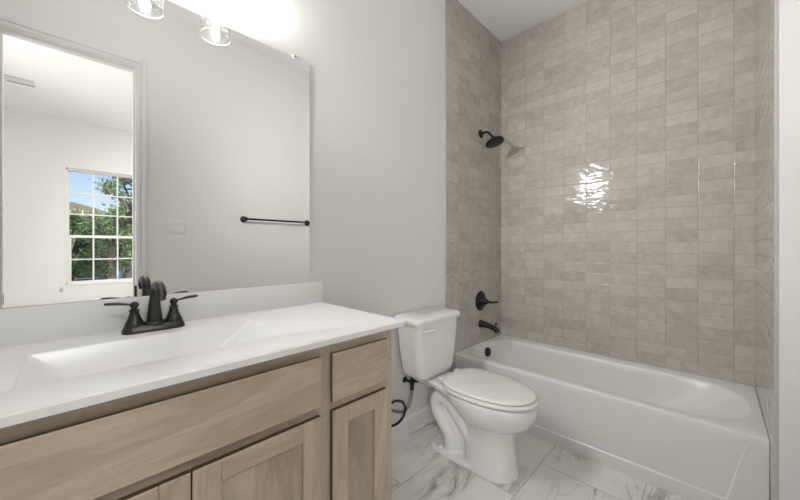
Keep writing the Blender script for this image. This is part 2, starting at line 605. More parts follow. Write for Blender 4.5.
# baseboards
bb_prof = [(0, 0), (-.014, 0), (-.014, .082), (-.010, .094), (-.006, .10), (0, .10)]
bm = bmesh.new(); extrude_profile(bm, bb_prof, 'X', -1.853, -.817)
struct('baseboard_vanity', bm, M_TRIM, 'white baseboard behind the toilet', 'baseboard')
bm = bmesh.new(); extrude_profile(bm, [(YD - u, v) for u, v in bb_prof], 'X', DX1 + .065, -.862)
struct('baseboard_door', bm, M_TRIM, 'white baseboard along the wall facing the mirror', 'baseboard')

# doorway: jambs, head and stepped casing
bm = bmesh.new()
add_box(bm, (DX1, YB - .002, 0), (DX1 + .018, YD + .002, DZ + .018))
add_box(bm, (DX0 - .018, YB - .002, 0), (DX0, YD + .002, DZ + .018))
add_box(bm, (DX0, YB - .002, DZ), (DX1, YD + .002, DZ + .018))
add_box(bm, (DX1 - .011, YD - .078, 0), (DX1, YD - .038, DZ - .011))          # stops
add_box(bm, (DX0, YD - .078, 0), (DX0 + .011, YD - .038, DZ - .011))
add_box(bm, (DX0, YD - .078, DZ - .011), (DX1, YD - .038, DZ))
door = struct('door_1', bm, M_TRIM, 'white framed open doorway to the bedroom, seen in the mirror', 'doorway')
bm = box((DX0 - .001, YD - .070, .805), (DX0 + .0125, YD - .052, .87))
link('strike_plate', bm, M_BLACK, door)
bm = bmesh.new()
W1, W2 = .030, .062
for face, sg in ((YD, 1), (YB, -1)):
    y1, y2 = face, face + sg * .011
    y3 = face + sg * .018
    def bx2(x0, x1, z0, z1, d):
        add_box(bm, (x0, min(face, d), z0), (x1, max(face, d), z1), .0025, 2)
    bx2(DX1 + .005, DX1 + W1, 0, DZ + W1, y2)
    bx2(DX1 + W1, DX1 + W2, 0, DZ + W2, y3)
    bx2(DX0 - W1, DX0 - .005, 0, DZ + W1, y2)
    bx2(DX0 - W2, DX0 - W1, 0, DZ + W2, y3)
    bx2(DX0 - .005, DX1 + .005, DZ + .005, DZ + W1, y2)
    bx2(DX0 - W1, DX1 + W1, DZ + W1, DZ + W2, y3)
struct('trim_1', bm, M_TRIM, 'white stepped door casing round the doorway in the mirror', 'trim', smooth=30)

# hinge leaf and knuckle low on the other jamb
hg = link('hinge', box((DX1 - .003, YD - .036, .79), (DX1 + .001, YD - .004, .87)), M_CHROME, door)
bm = bmesh.new(); add_tube(bm, [(DX1 - .001, YD + .006, .79), (DX1 - .001, YD + .006, .87)], .007, 12)
link('knuckle', bm, M_BLACK, hg, smooth=50)

# bedroom
BX0, BX1 = -4.6, -.3
bm = box((BX0 - T, YW - T, -.12), (BX1 + T, YD - .06, 0))
struct('floor_bedroom', bm, M_CARPET, 'bedroom floor beyond the doorway', 'floor')
bm = box((BX0 - T, YW - T, H), (BX1 + T, YB, H + .1))
struct('ceiling_bedroom', bm, M_CEIL, 'white bedroom ceiling with the air vent, seen in the mirror', 'ceiling')
bm = box((BX0 - T, YW - T, 0), (BX0, YB, H))
struct('wall_bedroom_side', bm, M_WALL, 'white bedroom side wall', 'wall')
bm = box((BX1, YW - T, 0), (BX1 + T, YB, H))
struct('wall_bedroom_end', bm, M_WALL, 'white bedroom end wall', 'wall')
WX0, WX1, WZ0, WZ1 = -2.738, -1.885, .60, 2.285
bm = bmesh.new()
add_box(bm, (BX0, YW - .14, 0), (WX0, YW, H))
add_box(bm, (WX1, YW - .14, 0), (BX1, YW, H))
add_box(bm, (WX0, YW - .14, 0), (WX1, YW, WZ0))
add_box(bm, (WX0, YW - .14, WZ1), (WX1, YW, H))
struct('wall_bedroom_window', bm, M_WALL, 'white bedroom wall with the window, seen in the mirror', 'wall')

# window_1: vinyl frame, two sashes with grilles
bm = bmesh.new()
f = .022
ya, yb = YW - .125, YW - .045
add_box(bm, (WX0, ya, WZ0), (WX0 + f, yb, WZ1)); add_box(bm, (WX1 - f, ya, WZ0), (WX1, yb, WZ1))
add_box(bm, (WX0, ya, WZ0), (WX1, yb, WZ0 + f)); add_box(bm, (WX0, ya, WZ1 - f), (WX1, yb, WZ1))
add_box(bm, (WX0 + .001, YW - .045, WZ0 - .002), (WX1 - .001, YW + .006, WZ0 + .012), .003)
win = struct('window_1', bm, M_VINYL, 'white gridded window in the bedroom wall, seen in the mirror', 'window')
def sash(name, y0, y1, z0, z1, s, rows, top, bot):
    bm = bmesh.new()
    xa, xb = WX0 + f, WX1 - f
    add_box(bm, (xa, y0, z0), (xa + s, y1, z1)); add_box(bm, (xb - s, y0, z0), (xb, y1, z1))
    add_box(bm, (xa + s, y0, z0), (xb - s, y1, z0 + bot)); add_box(bm, (xa + s, y0, z1 - top), (xb - s, y1, z1))
    o = link(name, bm, M_VINYL, win)
    bm = bmesh.new()
    gx = [-2.450, -2.177]
    ym = (y0 + y1) / 2
    for x in gx: add_box(bm, (x - .009, ym - .006, z0 + bot), (x + .009, ym + .006, z1 - top))
    a, b = z0 + bot, z1 - top
    for k in range(1, rows):
        z = a + (b - a) * k / rows
        add_box(bm, (xa + s, ym - .0055, z - .009), (xb - s, ym + .0055, z + .009))
    link('grille', bm, M_VINYL, o)
    bm = box((xa + s * .5, ym - .002, z0 + bot * .5), (xb - s * .5, ym + .002, z1 - top * .5))
    link('glass', bm, M_GLASS, o)
sash('upper_sash', YW - .115, YW - .09, 1.29, WZ1 - f, .012, 3, .012, .035)
sash('lower_sash', YW - .085, YW - .055, WZ0 + f, 1.325, .034, 2, .04, .03)

# ------------------------------------------------------------------ vanity cabinet
VX0, VX1 = -3.118, -1.857
VC = -2.487
FY = -.525
van = thing('vanity_cabinet', 'taupe-stained wooden vanity cabinet under the white sink top', 'cabinet', (VC, -.26, 0))
bm = bmesh.new()
add_box(bm, (VX0, FY + .019, .10), (VX0 + .016, -.003, .866))
add_box(bm, (VX1 - .016, FY + .019, .10), (VX1, -.003, .866))
add_box(bm, (VX0 + .016, FY + .019, .10), (VX1 - .016, -.003, .116))
add_box(bm, (VX0 + .016, -.016, .116), (VX1 - .016, -.003, .70))
add_box(bm, (VX0, -.455, 0), (VX1, -.003, .10))
link('carcass', bm, [M_WOODV], van)
bm = bmesh.new()
st = [(VX0, VX0 + .045), (-2.867, -2.800), (-2.175, -2.106), (VX1 - .045, VX1)]
for a, b in st: add_box(bm, (a, FY, .10), (b, FY + .019, .866), 0, mi=0)
for a, b in ((st[0][1], st[1][0]), (st[1][1], st[2][0]), (st[2][1], st[3][0])):
    add_box(bm, (a, FY, .815), (b, FY + .019, .866), 0, mi=1)
    add_box(bm, (a, FY, .648), (b, FY + .019, .692), 0, mi=1)
    add_box(bm, (a, FY, .10), (b, FY + .019, .14), 0, mi=1)
link('face_frame', bm, [M_WOODV, M_WOODH], van)
DT = .019
def slab(name, x0, x1, z0, z1):
    bm = bmesh.new()
    y0 = FY - DT
    # front slab with eased front edge and back-bevelled lip
    e = .003
    rings = []
    for y, ins in ((FY - .0005, .004), (FY - .007, 0), (y0 + e, 0), (y0, e)):
        rings.append([(x0 + ins, y, z0 + ins), (x1 - ins, y, z0 + ins), (x1 - ins, y, z1 - ins), (x0 + ins, y, z1 - ins)])
    add_loft(bm, rings)
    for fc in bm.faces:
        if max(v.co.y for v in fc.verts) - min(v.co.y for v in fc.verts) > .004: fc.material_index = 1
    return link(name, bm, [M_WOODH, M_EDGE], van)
slab('false_front', -2.814, -2.160, .682, .830)
slab('drawer', -2.121, -1.893, .682, .830)
slab('drawer', -3.081, -2.853, .682, .830)
def cab_door(x0, x1, z0=.118, z1=.656, s=.058):
    bm = bmesh.new()
    y0, y1 = FY - DT, FY - .0005
    add_box(bm, (x0, y0, z0), (x0 + s, y1, z1), .002, 1, 0)
    add_box(bm, (x1 - s, y0, z0), (x1, y1, z1), .002, 1, 0)
    add_box(bm, (x0 + s, y0, z0), (x1 - s, y1, z0 + s), .002, 1, 1)
    add_box(bm, (x0 + s, y0, z1 - s * .9), (x1 - s, y1, z1), .002, 1, 1)
    bmesh.ops.recalc_face_normals(bm, faces=bm.faces)
    bm.normal_update()
    bm.faces.ensure_lookup_table()
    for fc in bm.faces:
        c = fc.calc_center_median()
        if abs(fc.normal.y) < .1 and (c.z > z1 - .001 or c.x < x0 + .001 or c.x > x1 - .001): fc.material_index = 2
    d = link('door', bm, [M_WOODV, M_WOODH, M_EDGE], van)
    bm = box((x0 + s - .004, y0 + .009, z0 + s - .004), (x1 - s + .004, y1 - .002, z1 - s * .9 + .004))
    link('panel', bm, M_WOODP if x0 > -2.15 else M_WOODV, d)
for a, b in ((-2.814, -2.4895), (-2.4865, -2.160), (-2.121, -1.893), (-3.081, -2.853)): cab_door(a, b)

# ------------------------------------------------------------------ vanity top with moulded sink
CX0, CX1, CY, CZ = XL + .002, -1.829, -.566, .888
top = thing('sink_countertop', 'white cultured-marble vanity top with a moulded rectangular sink', 'countertop', (VC, -.28, .868))
bm = bmesh.new()
sx0, sx1, sy0, sy1 = -2.753, -2.221, -.428, -.158
bx0, bx1, by0, by1 = -2.66, -2.35, -.385, -.195
SD = .105
def rect(x0, x1, y0, y1, z, r, k=5):
    """rounded rectangle, counter-clockwise"""
    o = []
    for cx, cy, a0 in ((x1 - r, y1 - r, 0), (x0 + r, y1 - r, 90), (x0 + r, y0 + r, 180), (x1 - r, y0 + r, 270)):
        for i in range(k + 1):
            a = R(a0 + 90 * i / k)
            o.append((cx + r * math.cos(a), cy + r * math.sin(a), z))
    return o
rings = [rect(CX0, CX1, CY, -.001, CZ - .020, .003),
         rect(CX0, CX1, CY, -.001, CZ - .004, .003),
         rect(CX0 + .004, CX1 - .004, CY + .004, -.001, CZ, .003),
         rect(sx0 - .008, sx1 + .008, sy0 - .008, sy1 + .008, CZ, .012),
         rect(sx0, sx1, sy0, sy1, CZ - .002, .010),
         rect(sx0 + .004, sx1 - .006, sy0 + .003, sy1 - .003, CZ - .008, .010),
         rect(bx0, bx1, by0, by1, CZ - SD + .010, .03),
         rect(bx0 + .02, bx1 - .02, by0 + .012, by1 - .012, CZ - SD, .03)]
vr = add_loft(bm, rings, caps=False)
bm.faces.new(vr[-1])
# underside: bowl shell underneath and flange
ur = [rect(CX0, CX1, CY, -.001, CZ - .020, .003), rect(sx0 - .02, sx1 + .02, sy0 - .012, sy1 + .02, CZ - .020, .012),
      rect(bx0 - .02, bx1 + .02, by0 - .012, by1 + .012, CZ - SD - .012, .03)]
vu = add_loft(bm, ur, caps=False)
bm.faces.new(vu[-1])
bmesh.ops.remove_doubles(bm, verts=bm.verts, dist=1e-5)
link('countertop', bm, M_TOP, top, smooth=32)
bm = box((CX0, -.021, CZ - .001), (CX1, -.001, .9885), .003, 2)
link('backsplash', bm, M_TOP, top, smooth=40)
bm = bmesh.new()
add_lathe(bm, [(0, .0), (.022, 0), (.022, .003), (.016, .004), (.016, .008), (.0, .010)], Matrix.Translation((-2.5, -.29, CZ - SD)))
link('sink_drain', bm, M_FAUCET, top, smooth=40)

# ------------------------------------------------------------------ faucet
FX, FYY = -2.487, -.081
fau = thing('basin_faucet', 'dark two-handle centerset faucet behind the white sink', 'faucet', (FX, FYY, CZ))
bm = bmesh.new()
def oval(hw, hd, z, k=40):
    o = []
    for i in range(k):
        a = 2 * PI * i / k
        c, s = math.cos(a), math.sin(a)
        o.append((FX + (hw - hd) * (1 if c > 0 else -1) * (0 if abs(c) < 1e-9 else 1) + hd * c, FYY + hd * s, CZ + z))
    return o
add_loft(bm, [oval(.082, .030, .0003), oval(.082, .030, .006), oval(.080, .0275, .010), oval(.0775, .0245, .0195), oval(.075, .022, .022)])
link('base', bm, M_FAUCET, fau, smooth=35)
for s in (-1, 1):
    hx = FX + s * .0508
    bm = bmesh.new()
    add_lathe(bm, [(.0245, .021), (.0245, .026), (.0225, .031), (.0185, .040), (.0150, .049), (.0125, .058), (.0115, .065), (.0135, .067), (.0135, .070), (.0095, .072), (.0085, .076)],
              Matrix.Translation((hx, FYY, CZ)), 28)
    h = link('handle', bm, M_FAUCET, fau, smooth=40)
    bm = bmesh.new()
    add_lathe(bm, [(.0, .074), (.006, .075), (.0105, .080), (.0115, .085), (.0095, .091), (.005, .095), (0, .096)], Matrix.Translation((hx, FYY, CZ)), 24)
    dx = Vector((s, .06, .06)).normalized()
    p0 = Vector((hx, FYY, CZ + .085))
    pts = [p0 + dx * (i / 10 * .070) + Vector((0, 0, .004 * math.sin(i / 10 * PI) + .006 * (i / 10) ** 2)) for i in range(11)]
    add_tube(bm, pts, [.0055, .0052, .005, .0055, .0062, .0068, .0070, .0072, .0072, .0070, .0055], 14, flat=.62)
    link('lever', bm, M_FAUCET, h, smooth=50)
bm = bmesh.new()
bm2 = [(0, 0, .020), (0, 0, .030), (0, .001, .055), (0, .001, .085), (0, -.004, .112), (0, -.018, .136), (0, -.050, .1475), (0, -.085, .145), (0, -.108, .131), (0, -.114, .119)]
pts = catmull([(FX + a, FYY + b, CZ + c) for a, b, c in bm2], 6)
def rr(i):
    t = i / (len(pts) - 1)
    return .0245 - .0110 * min(1, t / .42) if t < .42 else .0135 - .0005 * ((t - .42) / .58)
add_tube(bm, pts, [rr(i) for i in range(len(pts))], 24, up=Vector((0, 1, 0)))
add_lathe(bm, [(.030, .020), (.030, .025), (.0265, .029)], Matrix.Translation((FX, FYY, CZ)), 28)
sp = link('spout', bm, M_FAUCET, fau, smooth=50)
bm = bmesh.new()
add_lathe(bm, [(.0105, 0), (.0105, .012), (.009, .0125)], axis_matrix((FX, FYY - .1145, CZ + .120), (0, -.35, -1)), 20)
link('aerator', bm, M_FAUCET, sp, smooth=40)
bm = bmesh.new()
add_tube(bm, [(FX, FYY + .0225, CZ + .018), (FX, FYY + .0225, CZ + .075)], .0028, 10)
add_lathe(bm, [(0, .074), (.005, .075), (.0065, .080), (.005, .086), (0, .087)], Matrix.Translation((FX, FYY + .0225, CZ)), 16)
link('lift_rod', bm, M_FAUCET, fau, smooth=50)

# ------------------------------------------------------------------ mirror
mir = thing('wall_mirror', 'large frameless mirror standing on the white backsplash', 'mirror', (VC, -.003, .99))
MX0, MX1, MZ0, MZ1 = -3.09, -1.8905, .9895, 2.0125
bm = bmesh.new()
add_box(bm, (MX0, -.0055, MZ0), (MX1, -.0006, MZ1), 0, mi=1)
for fc in bm.faces:
    if fc.calc_center_median().y < -.005: fc.material_index = 0
link('mirror_glass', bm, [M_MIRROR, M_MEDGE], mir)
for x in (-1.966, -3.01):
    bm = bmesh.new()
    add_box(bm, (x - .007, -.0085, MZ1 - .010), (x + .007, -.0058, MZ1 + .009), .001, 1)
    add_box(bm, (x - .007, -.0085, MZ1 + .0005), (x + .007, -.0003, MZ1 + .012), .001, 1)
    link('clip', bm, M_CLIP, mir)

# ------------------------------------------------------------------ vanity light
LY, LZ = -.106, 2.012
vl = thing('vanity_light', 'three-shade vanity light with clear seeded glass above the mirror', 'wall light', (VC, 0, 2.2))
bm = box((-2.487 - .30, -.022, 2.185), (-2.487 + .30, -.0005, 2.265), .006, 3)
link('backplate', bm, M_BLACK, vl, smooth=40)
for x in (-2.262, -2.490, -2.718):
    bm = bmesh.new()
    add_tube(bm, catmull([(x, -.02, 2.225), (x, -.06, 2.226), (x, -.095, 2.215), (x, LY, 2.19)], 6), .008, 14)
    link('arm', bm, M_BLACK, vl, smooth=50)
    bm = bmesh.new()
    add_lathe(bm, [(.0, 2.198), (.022, 2.197), (.026, 2.190), (.026, 2.160), (.019, 2.158), (.019, 2.128), (.015, 2.126)], Matrix.Translation((x, LY, 0)), 28)
    link('socket', bm, M_BLACK, vl, smooth=40)
    bm = bmesh.new()
    r = .054
    add_lathe(bm, [(.026, 2.162), (.045, 2.160), (.0515, 2.154), (r, 2.145), (r, 2.10), (r, 2.06), (r, LZ + .003)], Matrix.Translation((x, LY, 0)), 48, caps=False)
    sh = link('lamp_shade', bm, M_SHADE, vl, smooth=60)
    bm = bmesh.new()
    add_lathe(bm, [(r + .0008, LZ), (r + .0008, LZ + .002), (r - .0008, LZ + .002), (r - .0008, LZ), (r + .0008, LZ)], Matrix.Translation((x, LY, 0)), 48, caps=False)
    link('rim', bm, M_RIM, sh, smooth=60)
    bm = bmesh.new()
    add_lathe(bm, [(0, 2.062), (.008, 2.063), (.013, 2.067), (.0165, 2.075), (.0175, 2.086), (.0165, 2.10), (.014, 2.112), (.012, 2.120), (.012, 2.130)], Matrix.Translation((x, LY, 0)), 28)
    link('bulb', bm, M_BULB, vl, smooth=60)
    # extra fill spots added at the bulb, aimed at ceiling, tub and floor
    for aim, size, k in (((.35, -.30, .89), 170, .88), ((.85, -.45, -.10), 97, 1.15), ((.65, -.45, -.60), 110, .45)):
        ld = bpy.data.lights.new('bulb_fill_spot', 'SPOT')
        ld.energy = SPOT * k
        ld.color = (1, .992, .975)
        ld.spot_size = R(size)
        ld.spot_blend = 1.0
        ld.shadow_soft_size = .05
        lo = bpy.data.objects.new('bulb_fill_spot', ld)
        COL.objects.link(lo)
        lo.parent = vl
        lo.location = Vector((x, LY - .012, LZ + .012)) - Vector(vl.location)
        lo.rotation_euler = Vector(aim).to_track_quat('-Z', 'Y').to_euler()

# ------------------------------------------------------------------ towel bar and switch on the door wall
tb = thing('towel_bar', 'matte black towel bar on the white wall opposite the mirror', 'towel bar', (-1.29, YD, 1.40))
bm = bmesh.new()
add_tube(bm, [(-1.604, YD + .062, 1.400), (-.975, YD + .062, 1.400)], .0085, 18)
link('bar', bm, M_BLACK, tb, smooth=50)
for x in (-1.600, -.975):
    bm = bmesh.new()
    add_lathe(bm, [(.0, 0.0005), (.028, .0005), (.028, .006), (.025, .010), (.014, .013), (.0115, .022), (.0115, .045), (.014, .050), (.0165, .058), (.0165, .068), (.013, .075), (0, .077)],
              axis_matrix((x, YD, 1.400), (0, 1, 0)), 28)
    link('mount', bm, M_BLACK, tb, smooth=40)
sw = thing('light_switch', 'white double light switch on the wall beside the doorway', 'switch', (-2.094, YD, 1.309))
bm = box((-2.153, YD + .0003, 1.251), (-2.035, YD + .006, 1.367), .002, 2)
link('plate', bm, M_PLASTIC, sw, smooth=40)
for x in (-2.117, -2.071):
    bm = bmesh.new()
    extrude_profile(bm, [(YD + .006, 1.276), (YD + .010, 1.276), (YD + .0075, 1.3095), (YD + .012, 1.343), (YD + .006, 1.343)], 'X', x - .0165, x + .0165)
    link('rocker', bm, M_PLASTIC, sw)

# ------------------------------------------------------------------ toilet
TX = -1.14
toi = thing('toilet', 'white two-piece elongated toilet between the vanity and the bathtub', 'toilet', (TX, -.40, 0))
def egg(xc, yb, yf, w, z, n=64, pk=.42, sq=1.0):
    """closed egg outline: blunt at the back (yb), long nose at the front (yf)."""
    o = []
    if yf < -.6 and z > .25: yf -= .010
    ym = yb + (yf - yb) * pk
    for i in range(n):
        a = 2 * PI * i / n
        c, s = math.cos(a), math.sin(a)
        e = sq if s > 0 else .94
        x = xc + w * math.copysign(abs(c) ** e, c)
        y = ym + (yb - ym) * abs(s) ** e if s > 0 else ym - (ym - yf) * abs(s) ** 1.0
        o.append((x, y, z))
    return o
bm = bmesh.new()
# bowl shell
add_loft(bm, [egg(TX, -.300, -.752, .180, .392, sq=.8), egg(TX, -.300, -.757, .184, .378, sq=.8), egg(TX, -.305, -.756, .183, .355, sq=.85),
              egg(TX, -.315, -.747, .176, .325), egg(TX, -.335, -.732, .165, .298), egg(TX, -.355, -.712, .150, .276),
              egg(TX, -.372, -.690, .131, .259), egg(TX, -.385, -.662, .108, .249)])
# pedestal
PX = TX + .008
def ped(yb, yf, w, z): return egg(PX, yb, yf, w, z, pk=.5, sq=.7)
add_loft(bm, [ped(-.385, -.652, .100, .29), ped(-.385, -.648, .098, .24), ped(-.390, -.650, .099, .18), ped(-.395, -.655, .102, .12), ped(-.398, -.662, .107, .06), ped(-.400, -.669, .111, .018), ped(-.400, -.671, .112, .0)])
# foot
def foot(w, yb, yf, z): return egg(PX, yb, yf, w, z, pk=.40, sq=.55)
add_loft(bm, [foot(.114, -.165, -.672, .0), foot(.114, -.165, -.672, .014), foot(.110, -.170, -.668, .024), foot(.098, -.18, -.65, .028)])
# deck under the tank, narrow at the back and wide where it meets the bowl
def deck(k, z): return [(TX + x * k, y, z) for x, y in ((.085, -.045), (.098, -.20), (.128, -.30), (.150, -.40), (-.150, -.40), (-.128, -.30), (-.098, -.20), (-.085, -.045))]
add_loft(bm, [deck(1, .389), deck(1.02, .372), deck(.93, .352), deck(.55, .325)])
# trapway on both flanks: climbs diagonally behind the bowl, loops over and runs down to the foot
tp = catmull([(0, -.47, .115), (0, -.42, .172), (0, -.36, .236), (0, -.30, .288), (0, -.245, .298), (0, -.213, .262), (0, -.225, .206), (0, -.268, .155), (0, -.305, .108), (0, -.315, .06), (0, -.31, .005)], 7)
add_tube(bm, [(TX, p.y, p.z) for p in tp], .045, 20, up=Vector((0, 1, 0)))
for s in (-1, 1):
    add_tube(bm, [(TX + s * .047, p.y, p.z) for p in tp], [.040] * len(tp), 18, up=Vector((0, 1, 0)))
# web between trap and pedestal
add_loft(bm, [rect(TX - .04, TX + .04, -.45, -.27, .0, .02), rect(TX - .04, TX + .04, -.45, -.24, .30, .02)])
bowl = link('bowl', bm, M_PORC, toi, smooth=180)
m = bowl.modifiers.new('remesh', 'REMESH'); m.mode = 'VOXEL'; m.voxel_size = .0055; m.use_smooth_shade = True
m = bowl.modifiers.new('smooth', 'SMOOTH'); m.factor = .5; m.iterations = 4
# bolt caps
for s in (-1, 1):
    bm = bmesh.new()
    add_lathe(bm, [(.013, .036), (.013, .044), (.009, .052), (0, .055)], Matrix.Translation((PX + s * .094, -.27, -.008)), 20)
    link('bolt_cap', bm, M_SEAT, bowl, smooth=50)
# seat ring
bm = bmesh.new()
add_loft(bm, [egg(TX, -.292, -.757, .179, .3965, sq=.72), egg(TX, -.288, -.762, .183, .401, sq=.72), egg(TX, -.288, -.762, .183, .409, sq=.72), egg(TX, -.291, -.757, .178, .4135, sq=.72),
              egg(TX, -.38, -.69, .108, .4135), egg(TX, -.385, -.685, .104, .405), egg(TX, -.385, -.685, .104, .3965)], caps=False)
o = egg(TX, -.292, -.757, .179, .3965, sq=.72); i_ = egg(TX, -.385, -.685, .104, .3965)
add_loft(bm, [i_, o], caps=False)
bmesh.ops.remove_doubles(bm, verts=bm.verts, dist=1e-5)
link('seat', bm, M_SEAT, toi, smooth=50)
bm = bmesh.new()
LIDZ = .4165
add_loft(bm, [egg(TX, -.286, -.742, .170, LIDZ, sq=.70), egg(TX, -.281, -.748, .1755, LIDZ + .004, sq=.70), egg(TX, -.281, -.748, .1755, LIDZ + .009, sq=.70), egg(TX, -.285, -.743, .1715, LIDZ + .0135, sq=.70),
              egg(TX, -.295, -.73, .160, LIDZ + .0165, sq=.72), egg(TX, -.34, -.67, .10, LIDZ + .020, sq=.8), egg(TX, -.42, -.56, .03, LIDZ + .021)])
lid = link('seat_lid', bm, M_SEAT, toi, smooth=50)
for s in (-1, 1):
    bm = bmesh.new()
    add_box(bm, (TX + s * .075 - .022, -.292, .3885), (TX + s * .075 + .022, -.255, .424), .008, 3)
    link('hinge', bm, M_SEAT, lid, smooth=50)
# tank
KX = -1.152
bm = bmesh.new()
def tk(w, y0, y1, z, r=.04): return rect(KX - w, KX + w, y0, y1, z, r, 8)
add_loft(bm, [tk(.115, -.185, -.055, .392, .04), tk(.140, -.195, -.045, .395, .045), tk(.158, -.202, -.036, .410, .048), tk(.168, -.206, -.032, .440, .05),
              tk(.182, -.208, -.027, .54, .046), tk(.192, -.210, -.024, .64, .042), tk(.197, -.211, -.022, .716, .04)])
tank = link('tank', bm, M_PORC, toi, smooth=50)
bm = bmesh.new()
def tl(d, z): return rect(KX - .212 - d, KX + .212 + d, -.222 - d, -.014 + min(0, -d), z, .035, 8)
add_loft(bm, [tl(-.008, .7165), tl(-.001, .719), tl(0, .724), tl(0, .738), tl(-.004, .746), tl(-.012, .751), tl(-.030, .753)])
link('tank_lid', bm, M_PORC, toi, smooth=50)
bm = bmesh.new()
lx = KX - .150
add_lathe(bm, [(.013, -.006), (.013, .004), (.010, .008), (0, .009)], axis_matrix((lx, -.213, .683), (0, -1, 0)), 20)
add_tube(bm, catmull([(lx - .004, -.222, .683), (lx + .02, -.226, .683), (lx + .05, -.228, .680), (lx + .074, -.227, .675)], 5), [.006] * 8 + [.0075] * 8, 12, flat=1.3)
link('flush_lever', bm, M_SEAT, tank, smooth=50)

# water supply: stop valve on the wall and the hose
sv = thing('supply_valve', 'dark water supply valve and looped hose under the toilet tank', 'valve', (-1.235, -.015, .335))
bm = bmesh.new()
add_lathe(bm, [(.0, -.001), (.020, -.0008), (.018, .004), (.010, .006), (.008, .008), (.008, .05)], axis_matrix((-1.235, -.0005, .335), (0, -1, 0)), 24)
link('escutcheon', bm, M_BLACK, sv, smooth=40)
bm = bmesh.new()
add_lathe(bm, [(.009, .29), (.011, .292), (.011, .318), (.014, .322), (.014, .348), (.009, .352), (.009, .368), (.012, .369), (.012, .383), (.0, .3835)], Matrix.Translation((-1.235, -.06, 0)), 20)
add_lathe(bm, [(.008, 0), (.008, .028), (.011, .029), (.011, .034)], axis_matrix((-1.232, -.06, .335), (1, 0, 0)), 18)
link('valve_body', bm, M_BLACK, sv, smooth=40)
bm = bmesh.new()
add_lathe(bm, [(.0, .034), (.009, .034), (.016, .040), (.016, .052), (.010, .055), (0, .055)], axis_matrix((-1.232, -.06, .335), (1, 0, 0)), 20)
link('valve_handle', bm, M_BLACK, sv, smooth=40)
bm = bmesh.new()
add_tube(bm, catmull([(-1.235, -.06, .292), (-1.238, -.06, .255), (-1.262, -.062, .212), (-1.305, -.066, .190), (-1.36, -.068, .205), (-1.44, -.07, .25)], 8), .0085, 14)
link('braided_hose', bm, M_BRAID, sv, smooth=60)
bm = bmesh.new()
add_tube(bm, catmull([(-1.46, -.085, .285), (-1.40, -.085, .287), (-1.345, -.085, .262), (-1.322, -.085, .215), (-1.345, -.085, .170), (-1.40, -.085, .155), (-1.47, -.085, .17)], 8), .0075, 14)
link('hose_loop', bm, M_HOSEBLACK, sv, smooth=60)

# ------------------------------------------------------------------ bathtub
AX = -.7075
RZ = .374
tub = thing('bathtub', 'white alcove bathtub with panelled apron below the tiled walls', 'bathtub', (-.354, -.76, 0))
NP = 128
def tub_ring(x0, x1, yl, yr, yl_s, yr_s, z, nl=3.0, nr=2.6):
    """closed outline, straight flanks with super-ellipse ends; NP points, starting at middle of the back flank."""
    xc, hw = (x0 + x1) / 2, (x1 - x0) / 2
    o = []
    q = NP // 4
    def end(yc, sy, n, k):
        pts = []
        for i in range(q):
            a = PI * (i / q) if k > 0 else PI * (i / q)
            c, s = math.cos(a), math.sin(a)
            pts.append((xc + hw * math.copysign(abs(c) ** (2 / n), c) * k, yc + sy * abs(s) ** (2 / n)))
        return pts
    # back flank to left end
    for i in range(q): o.append((x1, yr_s + (yl_s - yr_s) * i / q))
    o += end(yl_s, yl - yl_s, nl, 1)
    for i in range(q): o.append((x0, yl_s + (yr_s - yl_s) * i / q))
    o += [(x, y) for x, y in end(yr_s, yr - yr_s, nr, -1)]
    return [(x, y, z) for x, y in o]
def outer_ring(x0, x1, y0, y1, z):
    """rectangle sampled in step with tub_ring"""
    q = NP // 4
    o = []
    a, b = -.20, -1.20
    for i in range(q): o.append((x1, b + (a - b) * i / q))
    path = [(x1, a), (x1, y1), (x0, y1), (x0, a)]
    def walk(path):
        h = q // 4
        pts = []
        segs = [(0, h), (1, q - 2 * h), (2, h)]
        for s, c in segs:
            p, r = path[s], path[s + 1]
            for i in range(c): pts.append((p[0] + (r[0] - p[0]) * i / c, p[1] + (r[1] - p[1]) * i / c))
        return pts
    o += walk(path)
    for i in range(q): o.append((x0, a + (b - a) * i / q))
    o += walk([(x0, b), (x0, y0), (x1, y0), (x1, b)])
    return [(x, y, z) for x, y in o]
bm = bmesh.new()
e = .0012
rings = [outer_ring(AX, -e, -1.524 + e, -.006 - e, RZ - .0305),
         outer_ring(AX, -e, -1.524 + e, -.006 - e, RZ - .005),
         outer_ring(AX + .0015, -e, -1.524 + e, -.006 - e, RZ - .0015),
         outer_ring(AX + .005, -e, -1.524 + e, -.006 - e, RZ),
         tub_ring(-.650, -.088, -.050, -1.492, -.20, -1.20, RZ),
         tub_ring(-.642, -.096, -.058, -1.484, -.20, -1.20, RZ - .003),
         tub_ring(-.636, -.102, -.063, -1.476, -.20, -1.20, RZ - .012),
         tub_ring(-.628, -.108, -.070, -1.44, -.20, -1.17, RZ - .06),
         tub_ring(-.61, -.120, -.085, -1.33, -.21, -1.08, RZ - .16),
         tub_ring(-.59, -.140, -.10, -1.20, -.22, -.98, RZ - .255),
         tub_ring(-.565, -.165, -.125, -1.12, -.24, -.93, RZ - .292),
         tub_ring(-.52, -.21, -.17, -1.05, -.27, -.90, RZ - .305),
         tub_ring(-.40, -.33, -.30, -.85, -.36, -.80, RZ - .310)]
vr = add_loft(bm, rings, caps=False)
bm.faces.new(vr[-1])
link('basin', bm, M_TUB, tub, smooth=50)
bm = bmesh.new()
y0, y1, z0, z1 = -1.524 + e, -.006 - e, .0005, RZ - .0305
out_ = [(y0, z0), (y1, z0), (y1, z1), (y0, z1)]
inn = [(-1.405, .066), (-.10, .066), (-.10, z1 - .0), (-1.462, z1 - .0)]
